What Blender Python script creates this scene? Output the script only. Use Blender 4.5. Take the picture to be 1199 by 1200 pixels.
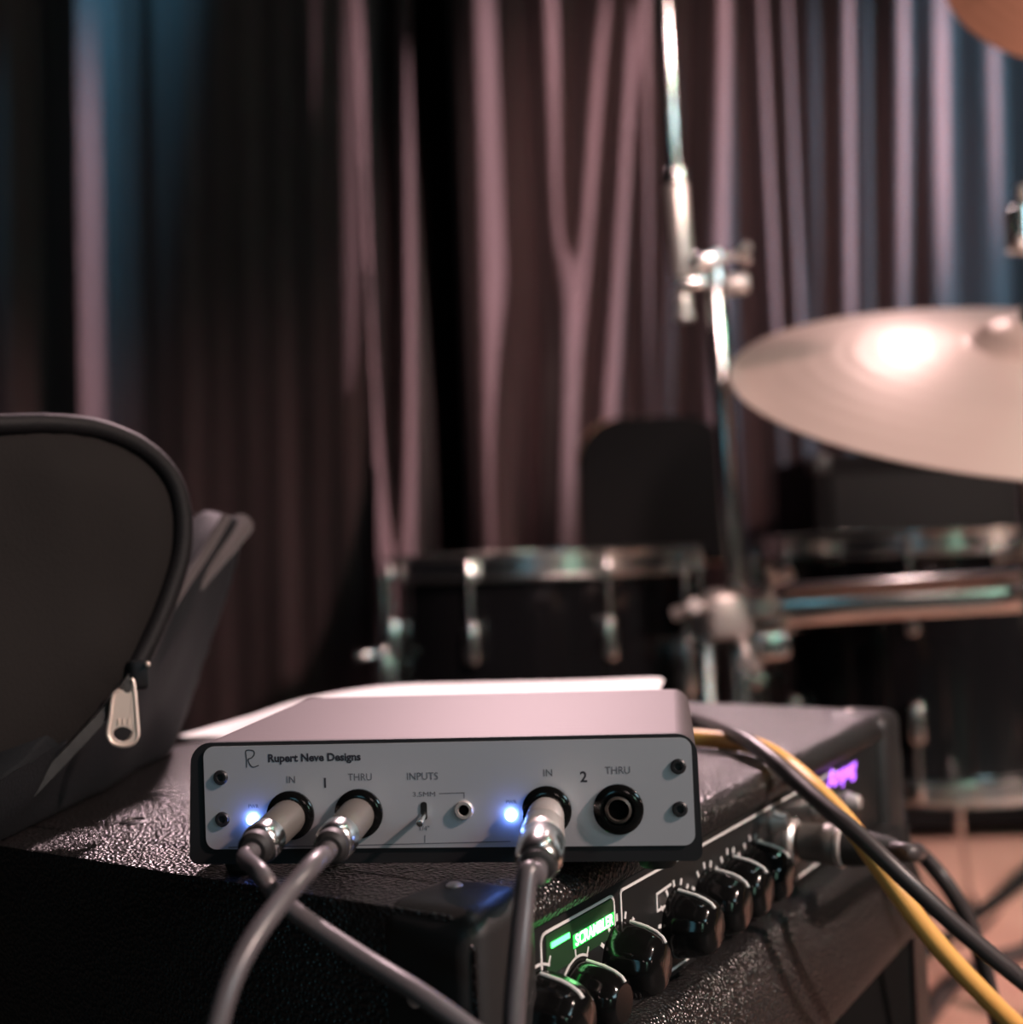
import bpy, bmesh, math, random
from mathutils import Vector, Matrix, noise
random.seed(7)
for o in list(bpy.data.objects): bpy.data.objects.remove(o)
SC = bpy.context.scene
COL = SC.collection
PI = math.pi

# ------------------------------------------------------------------ camera
FPX, PITCH, ROLL, CAMZ = 1440.0, 0.0278, -0.039, 0.600
cp, sp = math.cos(PITCH), math.sin(PITCH)
cr, sr = math.cos(ROLL), math.sin(ROLL)
R0, U0, FWD = Vector((1,0,0)), Vector((0,-sp,cp)), Vector((0,cp,sp))
RIGHT = R0*cr + U0*sr
UP = -R0*sr + U0*cr
EYE = Vector((0,0,CAMZ))
cam = bpy.data.cameras.new('camera')
camo = bpy.data.objects.new('camera', cam); COL.objects.link(camo)
m = Matrix((RIGHT, UP, -FWD)).transposed().to_4x4(); m.translation = EYE
camo.matrix_world = m
cam.sensor_width = 36; cam.lens = FPX/1200*36
cam.clip_start = 0.01; cam.clip_end = 50
cam.dof.use_dof = True; cam.dof.focus_distance = 0.405; cam.dof.aperture_fstop = 6.6
SC.camera = camo

# ------------------------------------------------------------------ world and light
w = bpy.data.worlds.new('world'); SC.world = w; w.use_nodes = True
w.node_tree.nodes['Background'].inputs[0].default_value = (0.55,0.5,0.6,1)
w.node_tree.nodes['Background'].inputs[1].default_value = 0.007
SC.view_settings.view_transform = 'Standard'; SC.view_settings.look = 'None'
SC.view_settings.exposure = 0.0; SC.view_settings.gamma = 1; SC.view_settings.use_curve_mapping = False

def spot(name, loc, aim, energy, color, angle, blend=0.5, radius=0.06):
    l = bpy.data.lights.new(name, 'SPOT'); l.energy = energy; l.color = color
    l.spot_size = math.radians(angle); l.spot_blend = blend; l.shadow_soft_size = radius
    o = bpy.data.objects.new(name, l); COL.objects.link(o); o.location = loc
    o.rotation_euler = (Vector(aim)-Vector(loc)).to_track_quat('-Z','Y').to_euler()
    return o
def area(name, loc, aim, energy, color, sx, sy):
    l = bpy.data.lights.new(name, 'AREA'); l.energy = energy; l.color = color
    l.shape = 'RECTANGLE'; l.size = sx; l.size_y = sy
    o = bpy.data.objects.new(name, l); COL.objects.link(o); o.location = loc
    o.rotation_euler = (Vector(aim)-Vector(loc)).to_track_quat('-Z','Y').to_euler()
    return o
PINK = (1.0,0.66,0.62)
spot('stage_key_light', (3.2,-0.95,3.0), (0.40,1.0,0.45), 900, PINK, 44, 0.45, 0.10)
spot('stage_back_light', (0.05,2.65,2.35), (-0.10,0.52,0.5), 400, (1.0,0.70,0.74), 16, 0.5, 0.08)
spot('stage_side_light', (3.2,1.85,2.3), (-0.25,3.0,1.25), 2500, (1.0,0.73,0.79), 26, 0.7, 0.06)
spot('stage_teal_light', (2.4,0.9,2.7), (1.25,3.0,1.45), 1200, (0.26,0.68,0.95), 34, 0.8, 0.08)
spot('stage_teal_side_light', (-0.50,2.74,3.05), (-1.08,3.06,1.50), 300, (0.15,0.62,0.95), 24, 1.0, 0.05)
spot('drum_fill_light', (0.9,-1.8,2.4), (0.36,1.32,0.58), 420, (1.0,0.70,0.64), 17, 0.5, 0.08)  # added fill: brightens drum hardware that the cymbal shades from the key
spot('stage_rim_light', (0.87,2.62,2.10), (0.55,1.2,0.6), 16, (1.0,0.72,0.70), 62, 0.6, 0.06)
spot('curtain_fill_light', (1.0,-2.0,2.8), (0.45,3.0,1.25), 800, (1.0,0.60,0.56), 19, 0.8, 0.10)  # added soft fill, lifts the dark valleys between the right curtain's pleats
area('stage_green_light', (1.9,-0.3,1.9), (0.4,1.0,0.5), 9, (0.35,1.0,0.6), 0.25, 0.25)
area('stage_cool_wash', (1.6,-1.0,1.4), (-0.05,0.4,0.5), 11, (0.55,0.85,0.95), 0.6, 0.4)
for k,(x,y,z,c,e,sz) in enumerate(((0.9,0.2,3.2,(.7,.9,1),5,.16),(1.4,0.9,3.2,(1,.75,.6),6,.16),(2.0,2.2,3.2,(.5,1,.8),5,.16),
      (-1.0,-2.8,1.1,(.3,.8,1),2.2,.5),(1.3,-2.8,1.0,(.55,1,.75),4,.4),(0.45,-3.0,1.5,(1,.75,.7),3,.4),(2.8,-1.2,0.9,(1,.7,.6),4,.3))):
    area('added_glint_light', (x,y,z), (x*.5+.2,1.4,0.5), e, c, sz, sz)  # unseen lamps added overhead and behind the camera for chrome glints

# ------------------------------------------------------------------ pixel helpers
def ray(px, py):
    return FWD + RIGHT*((px-599.5)/FPX) + UP*((600-py)/FPX)
def at(px, py, Y):
    d = ray(px,py); return EYE + d*(Y/d.y)
def onz(px, py, z):
    d = ray(px,py); return EYE + d*((z-EYE.z)/d.z)
def onplane(px, py, p, n):
    d = ray(px,py); return EYE + d*((p-EYE).dot(n)/d.dot(n))

# ------------------------------------------------------------------ materials
MATS = {}
def mat(name, col, rough=0.5, metal=0.0, emit=None, estr=0, bump=None, sheen=0, vary=None, spec=0.5, coat=0, kind='noise', trans=0):
    if name in MATS: return MATS[name]
    M = bpy.data.materials.new(name); M.use_nodes = True
    nt = M.node_tree; b = nt.nodes['Principled BSDF']
    b.inputs['Base Color'].default_value = (*col,1); b.inputs['Roughness'].default_value = rough
    b.inputs['Metallic'].default_value = metal; b.inputs['Specular IOR Level'].default_value = spec
    b.inputs['Coat Weight'].default_value = coat
    if sheen:
        b.inputs['Sheen Weight'].default_value = sheen; b.inputs['Sheen Roughness'].default_value = 0.4
    if emit:
        b.inputs['Emission Color'].default_value = (*emit,1); b.inputs['Emission Strength'].default_value = estr
    tc = nt.nodes.new('ShaderNodeTexCoord')
    if bump:
        sc, st, dist = bump[:3]
        stretch = bump[3] if len(bump) > 3 else (1,1,1)
        mp = nt.nodes.new('ShaderNodeMapping'); mp.inputs['Scale'].default_value = stretch
        nt.links.new(tc.outputs['Object'], mp.inputs['Vector'])
        if kind == 'voronoi':
            n = nt.nodes.new('ShaderNodeTexVoronoi'); out = n.outputs['Distance']
        else:
            n = nt.nodes.new('ShaderNodeTexNoise'); n.inputs['Detail'].default_value = 3; out = n.outputs['Fac']
        n.inputs['Scale'].default_value = sc
        nt.links.new(mp.outputs['Vector'], n.inputs['Vector'])
        bp = nt.nodes.new('ShaderNodeBump'); bp.inputs['Strength'].default_value = st; bp.inputs['Distance'].default_value = dist
        nt.links.new(out, bp.inputs['Height']); nt.links.new(bp.outputs['Normal'], b.inputs['Normal'])
    if vary:
        sc, col2 = vary[:2]
        stretch = vary[2] if len(vary) > 2 else (1,1,1)
        mp = nt.nodes.new('ShaderNodeMapping'); mp.inputs['Scale'].default_value = stretch
        nt.links.new(tc.outputs['Object'], mp.inputs['Vector'])
        n = nt.nodes.new('ShaderNodeTexNoise'); n.inputs['Scale'].default_value = sc; n.inputs['Detail'].default_value = 4
        nt.links.new(mp.outputs['Vector'], n.inputs['Vector'])
        rp = nt.nodes.new('ShaderNodeValToRGB'); rp.color_ramp.elements[0].position = 0.35; rp.color_ramp.elements[1].position = 0.65
        rp.color_ramp.elements[0].color = (*col,1); rp.color_ramp.elements[1].color = (*col2,1)
        nt.links.new(n.outputs['Fac'], rp.inputs['Fac']); nt.links.new(rp.outputs['Color'], b.inputs['Base Color'])
    MATS[name] = M; return M

tolex   = mat('black_tolex', (0.010,0.009,0.009), 0.28, bump=(700,0.9,0.0008), kind='voronoi', spec=0.5)
velvet  = mat('plum_velvet', (0.11,0.066,0.068), 0.9, bump=(160,0.25,0.002,(1,1,0.15)), sheen=0.25, vary=(5,(0.075,0.047,0.05),(1,1,0.1)))
backcl  = mat('black_drape', (0.02,0.017,0.018), 0.95)
floor_m = mat('black_stage_deck', (0.03,0.027,0.026), 0.6, vary=(3,(0.045,0.04,0.038)))
rug_m   = mat('peach_rug_pile', (0.80,0.47,0.37), 0.95, vary=(3.0,(0.54,0.31,0.25),(1.6,.7,1)), bump=(350,.6,.003), spec=.1)
wall_m  = mat('black_paint', (0.02,0.02,0.022), 0.9)
chrome  = mat('chrome', (0.80,0.79,0.77), 0.22, 1.0)
nickel  = mat('satin_nickel', (0.62,0.56,0.53), 0.38, 0.6)
blackl  = mat('black_lacquer', (0.008,0.008,0.009), 0.10, coat=0.6)
blackp  = mat('black_plastic', (0.012,0.012,0.012), 0.32)
blackg  = mat('black_gloss_plastic', (0.004,0.004,0.004), 0.13, spec=0.3)
blackm  = mat('black_painted_steel', (0.018,0.018,0.020), 0.42, 0.2)
rubber  = mat('black_rubber', (0.018,0.016,0.016), 0.55)
caps    = mat('black_corner_plastic', (0.014,0.013,0.013), 0.45, bump=(300,0.2,0.0005))
cover_m = mat('grey_brushed_cover', (0.095,0.078,0.080), 0.52, 0.5, bump=(260,0.25,0.0004,(0.15,4,4)))
panel_m = mat('silver_panel', (0.62,0.62,0.66), 0.40, 0.55)
ink     = mat('black_ink', (0.02,0.02,0.03), 0.6)
greyink = mat('grey_ink', (0.10,0.10,0.12), 0.6)
white_i = mat('white_print', (0.70,0.68,0.66), 0.5)
led_m   = mat('blue_led', (0.3,0.5,1.0), 0.3, emit=(0.16,0.30,1.0), estr=55)
green_e = mat('green_lit_legend', (0.1,0.8,0.2), 0.4, emit=(0.06,1.0,0.14), estr=5.5)
purp_e  = mat('purple_lit_logo', (0.5,0.2,0.9), 0.4, emit=(0.42,0.10,1.0), estr=2.8)
paper_m = mat('white_paper', (0.86,0.84,0.83), 0.7)
barrel_m= mat('grey_plug_barrel', (0.19,0.17,0.155), 0.45, 0.5)
greycab = mat('grey_cable_jacket', (0.085,0.075,0.08), 0.33)
yelcab  = mat('yellow_cable_jacket', (0.82,0.44,0.12), 0.45)
blkcab  = mat('black_cable_jacket', (0.045,0.036,0.036), 0.42)
bagcl   = mat('black_bag_cloth', (0.010,0.0085,0.008), 0.85, bump=(700,0.35,0.0006), spec=0.12)
bagside = mat('black_bag_gusset', (0.006,0.0068,0.008), 0.7, bump=(700,0.4,0.0006), spec=0.14)
bind_m  = mat('black_bag_binding', (0.004,0.0035,0.004), 0.6, bump=(900,0.4,0.0005), spec=0.15)
lining  = mat('grey_flap_felt', (0.06,0.05,0.05), 0.9, bump=(500,0.5,0.0008), sheen=0.1, spec=0.2)
pull_m  = mat('zipper_metal', (0.72,0.58,0.50), 0.42, 0.5)
bronze  = mat('cymbal_bronze', (0.60,0.47,0.42), 0.34, 0.5, bump=(9,0.0,0.001))
bronze2 = mat('warm_cymbal_bronze', (0.60,0.27,0.17), 0.36, 0.8)
head_m  = mat('drum_head', (0.10,0.09,0.09), 0.5)
cushion = mat('black_vinyl', (0.006,0.006,0.0065), 0.6, bump=(200,0.2,0.001), spec=0.04)
grille  = mat('black_grille_cloth', (0.005,0.005,0.005), 0.9, bump=(600,0.4,0.001), spec=0.05)
brownm  = mat('brown_binding', (0.35,0.20,0.13), 0.5)

# ------------------------------------------------------------------ object helpers
PM = {}
def props(o, label, cat, group=None, kind=None):
    if label: o['label'] = label
    if cat: o['category'] = cat
    if group: o['group'] = group
    if kind: o['kind'] = kind
def thing(name, label, cat, loc=(0,0,0), rotz=0.0, group=None):
    o = bpy.data.objects.new(name, None); COL.objects.link(o)
    o.empty_display_size = 0.05
    o.location = loc; o.rotation_euler = (0,0,rotz)
    PM[o] = Matrix.Translation(Vector(loc)) @ Matrix.Rotation(rotz,4,'Z')
    props(o, label, cat, group); return o
def build(name, bm, mt, parent=None, local=True, ang=40, label=None, smooth=True):
    """bm in parent's local frame, or (local=False) in world coordinates"""
    if parent is not None and not local:
        bmesh.ops.transform(bm, matrix=PM[parent].inverted(), verts=bm.verts)
    bmesh.ops.recalc_face_normals(bm, faces=bm.faces)
    me = bpy.data.meshes.new(name); bm.to_mesh(me); bm.free()
    if smooth:
        me.polygons.foreach_set('use_smooth', [True]*len(me.polygons))
        me.set_sharp_from_angle(angle=math.radians(ang))
    me.materials.append(mt)
    o = bpy.data.objects.new(name, me); COL.objects.link(o)
    if parent is not None:
        o.parent = parent; PM[o] = PM[parent]
    else: PM[o] = Matrix.Identity(4)
    if label: o['label'] = label
    return o
def solo(name, bm, mt, label, cat, base, group=None, ang=40):
    """a thing that is one mesh, origin at its base"""
    base = Vector(base)
    bmesh.ops.translate(bm, vec=-base, verts=bm.verts)
    o = build(name, bm, mt, ang=ang); o.location = base; PM[o] = Matrix.Translation(base)
    props(o, label, cat, group); return o
def B(): return bmesh.new()
def merge(bm, tmp, mtx=None):
    if mtx is not None: bmesh.ops.transform(tmp, matrix=mtx, verts=tmp.verts)
    me = bpy.data.meshes.new('t'); tmp.to_mesh(me); tmp.free(); bm.from_mesh(me); bpy.data.meshes.remove(me)
def rbox(bm, x0,x1,y0,y1,z0,z1, r=0.0, seg=3, mtx=None):
    t = B(); bmesh.ops.create_cube(t, size=1)
    for v in t.verts:
        v.co = Vector((x0+(v.co.x+.5)*(x1-x0), y0+(v.co.y+.5)*(y1-y0), z0+(v.co.z+.5)*(z1-z0)))
    if r > 0: bmesh.ops.bevel(t, geom=t.edges[:], offset=r, segments=seg, profile=0.5, affect='EDGES')
    merge(bm, t, mtx); return bm
def frame_z(d):
    d = Vector(d).normalized(); return d.to_track_quat('Z','Y').to_matrix().to_4x4()
def lathe(bm, prof, p0, axis, n=32, cap=True):
    """prof: list of (r, h) along axis from p0"""
    t = B(); rings = []
    for r,h in prof:
        rings.append([t.verts.new((max(r,1e-5)*math.cos(2*PI*i/n), max(r,1e-5)*math.sin(2*PI*i/n), h)) for i in range(n)])
    for a,b in zip(rings, rings[1:]):
        for i in range(n): t.faces.new((a[i],a[(i+1)%n],b[(i+1)%n],b[i]))
    if cap: t.faces.new(rings[0][::-1]); t.faces.new(rings[-1])
    merge(bm, t, Matrix.Translation(Vector(p0)) @ frame_z(axis)); return bm
def cyl(bm, a, b, r, r2=None, n=24, bev=0.0):
    a, b = Vector(a), Vector(b); L = (b-a).length; r2 = r if r2 is None else r2
    if bev > 0: prof = [(r-bev,0),(r-bev*.3,bev*.3),(r,bev),(r2,L-bev),(r2-bev*.3,L-bev*.3),(r2-bev,L)]
    else: prof = [(r,0),(r2,L)]
    return lathe(bm, prof, a, b-a, n)
def spline(pts, k=10):
    P = [Vector(p) for p in pts]; P = [2*P[0]-P[1]] + P + [2*P[-1]-P[-2]]; out = []
    for i in range(1, len(P)-2):
        a,b,c,d = P[i-1:i+3]
        for j in range(k):
            t = j/k
            out.append(0.5*((2*b)+(c-a)*t+(2*a-5*b+4*c-d)*t*t+(3*b-a-3*c+d)*t**3))
    out.append(P[-2]); return out
def tube(bm, pts, r, n=14, k=10, smooth=True, closed=False):
    path = spline(pts,k) if smooth else [Vector(p) for p in pts]
    rings = []; up = None
    for i,p in enumerate(path):
        a = path[max(i-1,0)]; b = path[min(i+1,len(path)-1)]; d = (b-a).normalized()
        if up is None: up = d.orthogonal().normalized()
        up = (up - d*up.dot(d)).normalized(); s = d.cross(up)
        rr = r(i/(len(path)-1)) if callable(r) else r
        rings.append([bm.verts.new(p + (up*math.cos(2*PI*j/n)+s*math.sin(2*PI*j/n))*rr) for j in range(n)])
    for a,b in zip(rings, rings[1:]):
        for j in range(n): bm.faces.new((a[j],a[(j+1)%n],b[(j+1)%n],b[j]))
    bm.faces.new(rings[0][::-1]); bm.faces.new(rings[-1]); return bm
def prism(bm, poly, fn, h0, h1):
    """poly of 2D points, fn(a,b,h) -> Vector; extruded between h0 and h1"""
    lo = [bm.verts.new(fn(a,b,h0)) for a,b in poly]; hi = [bm.verts.new(fn(a,b,h1)) for a,b in poly]
    n = len(poly)
    for i in range(n): bm.faces.new((lo[i],lo[(i+1)%n],hi[(i+1)%n],hi[i]))
    bm.faces.new(lo[::-1]); bm.faces.new(hi); return bm
def rrect(x0,x1,z0,z1,r,seg=6):
    if not isinstance(r,(tuple,list)): r = (r,)*4
    out = []
    for (cx,cz,a0,rr) in ((x0,z0,180,r[0]),(x1,z0,270,r[1]),(x1,z1,0,r[2]),(x0,z1,90,r[3])):
        ox = cx + (rr if cx == x0 else -rr); oz = cz + (rr if cz == z0 else -rr)
        for i in range(seg+1):
            a = math.radians(a0+90*i/seg); out.append((ox+rr*math.cos(a), oz+rr*math.sin(a)))
    return out
def text_bm(txt, size, x, y, z, depth=0.00003, align='CENTER', shear=0, bold=0.0):
    """lettering in a local frame: x right, z up, facing -y"""
    cu = bpy.data.curves.new('txt','FONT'); cu.body = txt; cu.size = size; cu.align_x = align; cu.align_y = 'CENTER'
    cu.extrude = depth; cu.shear = shear; cu.resolution_u = 3; cu.offset = bold
    o = bpy.data.objects.new('txt', cu); COL.objects.link(o)
    dg = bpy.context.evaluated_depsgraph_get()
    me = bpy.data.meshes.new_from_object(o.evaluated_get(dg))
    bm = B(); bm.from_mesh(me); bpy.data.objects.remove(o); bpy.data.curves.remove(cu); bpy.data.meshes.remove(me)
    bmesh.ops.transform(bm, matrix=Matrix.Translation((x,y,z)) @ Matrix.Rotation(PI/2,4,'X'), verts=bm.verts)
    return bm
def dup(o, parent):
    c = o.copy(); COL.objects.link(c); c.parent = parent; return c

# ------------------------------------------------------------------ the room
bm = B(); rbox(bm, -4,4,-3.5,4.2,-0.05,0)
fl = build('floor', bm, floor_m); fl['kind'] = 'structure'
bm = B(); rbox(bm, -4,4,4.0,4.1,0,3.6)
wl = build('wall_back', bm, wall_m); wl['kind'] = 'structure'
bm = B(); rbox(bm, 0.28,2.6,1.02,2.86,0.0,0.002, .0008, 2)
solo('drum_rug', bm, rug_m, 'peach coloured rug spread under the drums', 'rug', (1.44,1.94,0))

# curtains: folds follow ridge lines read off the photograph, hung on the plane Y = YC
YC = 3.0
def ridge(px0, px1, py1, w, a, asym=1.0, power=2.4):
    p = at(px0,0,YC); q = at(px1,py1,YC)
    wm = w/FPX*YC
    return (p.x,p.z,q.x,q.z,wm,a,asym,power)
def curtain(name, label, x0, x1, ridges, y0, mt, nx, nz=44, top=3.1, taper=0):
    bm = B(); grid = []
    for j in range(nz+1):
        z = 0.02 + (top-0.02)*j/nz; row = []
        for i in range(nx+1):
            x = x0+(x1-x0)*i/nx; d = 0
            for (ax,az,bx,bz,wm,a,s,pw) in ridges:
                t = (z-az)/(bz-az); t = max(-0.9, min(1.6, t)); c = ax+(bx-ax)*t
                u = (x-c)/(wm*(s if x > c else 1))
                d += a*math.exp(-abs(u)**pw)
            d += 0.006*math.sin(31*x+1.3*z)+0.004*math.sin(77*x-2.1*z+1)
            e = min(x-x0, x1-x)
            if e < 0.03: d -= 0.08*(1-e/0.03)**2
            row.append(bm.verts.new((x, y0-d, z)))
        grid.append(row)
    for a,b in zip(grid, grid[1:]):
        for i in range(nx): bm.faces.new((a[i],a[i+1],b[i+1],b[i]))
    ext = bmesh.ops.solidify(bm, geom=bm.faces[:], thickness=0.004)
    solo(name, bm, mt, label, 'curtain', ((x0+x1)/2, y0, 0.02), ang=80)
xl = at(494,300,YC).x; xr = at(536,300,YC).x
left_r = [ridge(-360,-360,600,150,.22,.15), ridge(-150,-148,600,150,.20,.15), ridge(0,2,600,110,.10,.2), ridge(101,107,490,60,.15,.26,1.4),
          ridge(205,205,600,40,.018), ridge(272,272,600,50,.02,.5), ridge(326,328,600,34,.008,.5),
          ridge(424,457,640,300,.37,.036,1.3), ridge(488,483,640,22,.36,.6)]
right_r = [ridge(556,572,640,24,.15), ridge(603,612,640,22,.04), ridge(636,656,500,17,.10), ridge(706,662,470,17,.10),
           ridge(738,706,480,14,.10), ridge(752,756,480,9,.06), ridge(790,776,480,12,.07), ridge(832,828,300,21,.12),
           ridge(884,897,300,11,.08), ridge(912,927,350,10,.08), ridge(944,950,350,12,.05), ridge(978,979,350,16,.11), ridge(1008,1010,300,9,.06),
           ridge(1040,1040,300,18,.10), ridge(1086,1088,300,20,.09), ridge(1140,1144,300,26,.08), ridge(1200,1200,300,24,.10),
           ridge(1270,1270,300,26,.10), ridge(1350,1350,300,24,.10), ridge(1440,1440,300,30,.11)]
curtain('stage_curtain', 'dark plum stage curtain hanging in broad folds behind the black bag', -2.1, xl, left_r, YC+0.2, velvet, 420)
curtain('stage_curtain', 'plum stage curtain in tight lit pleats hanging behind the drums and cymbals', xr, 2.2, right_r, YC, velvet, 760)
curtain('backing_drape', 'black backing drape seen in the dark gap between the plum curtains', xl-0.5, xr+0.5,
        [ridge(505,505,600,9,.05), ridge(519,519,600,7,.06), ridge(535,535,600,9,.05)], YC+0.55, backcl, 240)

# ------------------------------------------------------------------ the bass amplifier
TOP = CAMZ-0.1019
AYAW = 0.5651
AX, AY, AL, AD = -0.0148, 0.3394, 0.430, 0.335
amp_rot = PI/2-AYAW
amp = thing('bass_amplifier', 'black textured bass combo amplifier with knob row and lit purple logo', 'amplifier', (AX,AY,0), amp_rot)
AU = Vector((math.sin(AYAW), math.cos(AYAW),0)); AV = Vector((-math.cos(AYAW), math.sin(AYAW),0))
AO = Vector((AX,AY,0))
def amp_l(P):          # world -> amp local
    q = P-AO; return Vector((q.dot(AU), q.dot(AV), q.z))
def amp_w(x,y,z): return AO+AU*x+AV*y+Vector((0,0,z))
def amp_px(px,py,y=0.0):
    return amp_l(onplane(px,py,AO+AV*y,AV))
CH = 0.026             # cheek width
# cabinet: near cheek, far cheek, middle with recessed control bay, sloped ledge, recessed grille
zl0, zl1 = TOP-0.0575, TOP-0.100
mid = [(0.005,TOP-0.0002)]
rr = 0.009
mid = [(AD,0.012),(AD,TOP-rr)]
mid += [(AD-rr+rr*math.sin(a),TOP-rr+rr*math.cos(a)) for a in [PI/2*(1-i/5) for i in range(6)]]
mid += [(rr-rr*math.sin(a),TOP-rr+rr*math.cos(a)) for a in [PI/2*i/5 for i in range(6)]]
mid += [(0.001,TOP-0.0115),(0.010,TOP-0.0118),(0.010,zl0),(-0.004,zl0-0.001),(-0.006,zl0-0.003),(-0.020,zl1),(-0.020,zl1-0.006),(-0.006,zl1-0.008),(-0.006,0.03),(0.0,0.012)]
bm = B()
prism(bm, mid, lambda a,b,h: Vector((h,a,b)), CH, AL-CH)
for (x0,x1) in ((0,CH+.001),(AL-CH-.001,AL)):
    t = B()
    poly = [(AD,0.012),(AD,TOP-rr)] + [(AD-rr+rr*math.sin(a),TOP-rr+rr*math.cos(a)) for a in [PI/2*(1-i/5) for i in range(6)]] \
        + [(rr-rr*math.sin(a),TOP-rr+rr*math.cos(a)) for a in [PI/2*i/5 for i in range(6)]] \
        + [(0,zl0),(-0.010,zl1-0.01),(-0.010,0.03),(0,0.012)]
    prism(t, poly, lambda a,b,h: Vector((h,a,b)), x0, x1)
    xo = 0 if x0 == 0 else AL
    ed = [e for e in t.edges if all(abs(v.co.x-xo) < 1e-6 for v in e.verts)]
    bmesh.ops.bevel(t, geom=ed, offset=0.007, segments=4, profile=0.5, affect='EDGES', clamp_overlap=True)
    merge(bm, t)
build('cabinet', bm, tolex, amp, ang=50)
bm = B(); rbox(bm, CH+.004, AL-CH-.004, -0.0085,-0.0055, 0.035, zl1-0.012, 0.001, 2)
build('grille_cloth', bm, grille, amp)
for sx in (0.03, AL-0.03):
    for sy in (0.03, AD-0.03):
        bm = B(); lathe(bm, [(0.016,0),(0.018,0.004),(0.020,0.013)], (sx,sy,0), (0,0,1), 20); build('foot', bm, rubber, amp)
# corner protectors
for (cx,cy,sx,sy) in ((0,0,1,1),(AL,0,-1,1),(AL,AD,-1,-1),(0,AD,1,-1)):
    bm = B(); e = 0.0016
    xs = sorted((cx-sx*e, cx+sx*0.034)); ys = sorted((cy-sy*e, cy+sy*0.034))
    rbox(bm, xs[0],xs[1],ys[0],ys[1], TOP-0.036 if not (cy==0) else TOP-0.115, TOP+e, 0.0075, 4)
    cpn = build('corner_protector', bm, caps, amp)
    bm = B(); lathe(bm, [(0.0026,0),(0.0026,0.0006),(0.0018,0.0012)], (cx+sx*0.021,cy+sy*0.021,TOP+e-.0002), (0,0,1), 14); build('screw', bm, nickel, cpn)
    bm = B(); lathe(bm, [(0.0026,0),(0.0026,0.0006),(0.0018,0.0012)], (cx-sx*(e-.0002),cy+sy*0.02,TOP-0.024), (-sx,0,0), 14); build('screw', bm, nickel, cpn)
# screw sunk in the covering near the bag
q = amp_l(onz(158,963,TOP))
bm = B(); lathe(bm, [(0.0058,0),(0.0058,0.0006),(0.0040,0.0012),(0.0036,0.0002),(0.0005,0.0001)], (q.x,q.y,TOP-.0003), (0,0,1), 18); build('screw', bm, blackm, amp)
q = amp_l(onz(165,967,TOP))
# control panel
PX0, PX1 = CH+0.001, AL-CH-0.004
PY = 0.0035            # face of the panel, just behind the cabinet front
bm = B(); rbox(bm, PX0, PX1, PY, PY+0.004, zl0+0.0005, TOP-0.0122, 0.0006, 2)
cpan = build('control_panel', bm, blackp, amp)
FY = PY-0.0003
def strip(bm, pts, w, y=FY, closed=False, th=0.0004):
    P = [Vector((a,0,b)) for a,b in pts]
    if closed: P = P+[P[0]]
    for a,b in zip(P,P[1:]):
        d = (b-a).normalized(); s = Vector((-d.z,0,d.x))*w/2; a2 = a-d*w*.3; b2 = b+d*w*.3
        v = [bm.verts.new((c.x,yy,c.z)) for yy in (y,y+th) for c in (a2-s,b2-s,b2+s,a2+s)]
        bm.faces.new(v[:4]); bm.faces.new(v[4:][::-1])
        for i in range(4): bm.faces.new((v[i],v[(i+1)%4],v[4+(i+1)%4],v[4+i]))
    return bm
a0 = amp_px(633,1101,PY); a1 = amp_px(719,1056,PY); a2 = amp_px(727,1052,PY)
zt = TOP-0.0160; zb = TOP-0.0540
XS0, XS1, XS2, XS3 = a0.x, a1.x, a2.x, 0.325
bm = strip(B(), rrect(XS0,XS1,zb,zt,0.003,4), 0.0009, closed=True); build('section_outline', bm, white_i, cpan)
bm = strip(B(), [(XS3,zt)]+[(XS2+.0009,zt),(XS2,zt-.001),(XS2,zb+.001),(XS2+.0009,zb)]+[(XS3-.02,zb)], 0.0009); build('section_outline', bm, white_i, cpan)
# the open bracket mark
b0 = amp_px(769,1048,PY); b1 = amp_px(790,1028,PY); b2 = amp_px(771,1067,PY)
bm = strip(B(), [(b0.x+.012,b0.z+.0005),(b0.x,b0.z),(b0.x,b2.z),(b0.x+.012,b2.z)], 0.0008); build('bracket_mark', bm, white_i, cpan)
# lit legend
bm = B(); rbox(bm, XS0+.003, XS1-.001, FY+.0001, FY+.0004, zt-.0135, zt-.001); build('backlit_window', bm, mat('dim_green_backlight',(0.01,0.03,0.012),.5,emit=(0.0,0.06,0.008),estr=.15), cpan, smooth=False)
g0 = amp_px(673,1103,PY); g1 = amp_px(717,1077,PY)
gc = ((g0.x+g1.x)/2, (g0.z+g1.z)/2)
bm = B(); rbox(bm, g0.x-.001, g1.x+.001, FY, FY+.0004, gc[1]-.0021, gc[1]+.0021)
leg = build('lit_legend_plate', bm, mat('green_lit_plate',(0.02,0.2,0.04),0.4,emit=(0.03,0.9,0.10),estr=1.4), cpan, smooth=False)
tb = text_bm('SCRAMBLER', 0.0052, gc[0], FY-.0002, gc[1], bold=0.0001)
xs = [v.co.x for v in tb.verts]; k = (g1.x-g0.x)/(max(xs)-min(xs))
for v in tb.verts: v.co.x = gc[0]+(v.co.x-gc[0])*k
build('lit_lettering', tb, mat('green_white_lit',(0.5,1,0.5),0.4,emit=(0.35,1.0,0.40),estr=7), leg, smooth=False)
l0 = amp_px(645,1105,PY); l1 = amp_px(666,1095,PY)
bm = B(); rbox(bm, l0.x, l1.x, FY-.0003, FY+.0004, l1.z-.0010, l1.z+.0006); build('indicator_bar', bm, green_e, cpan, smooth=False)
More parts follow.
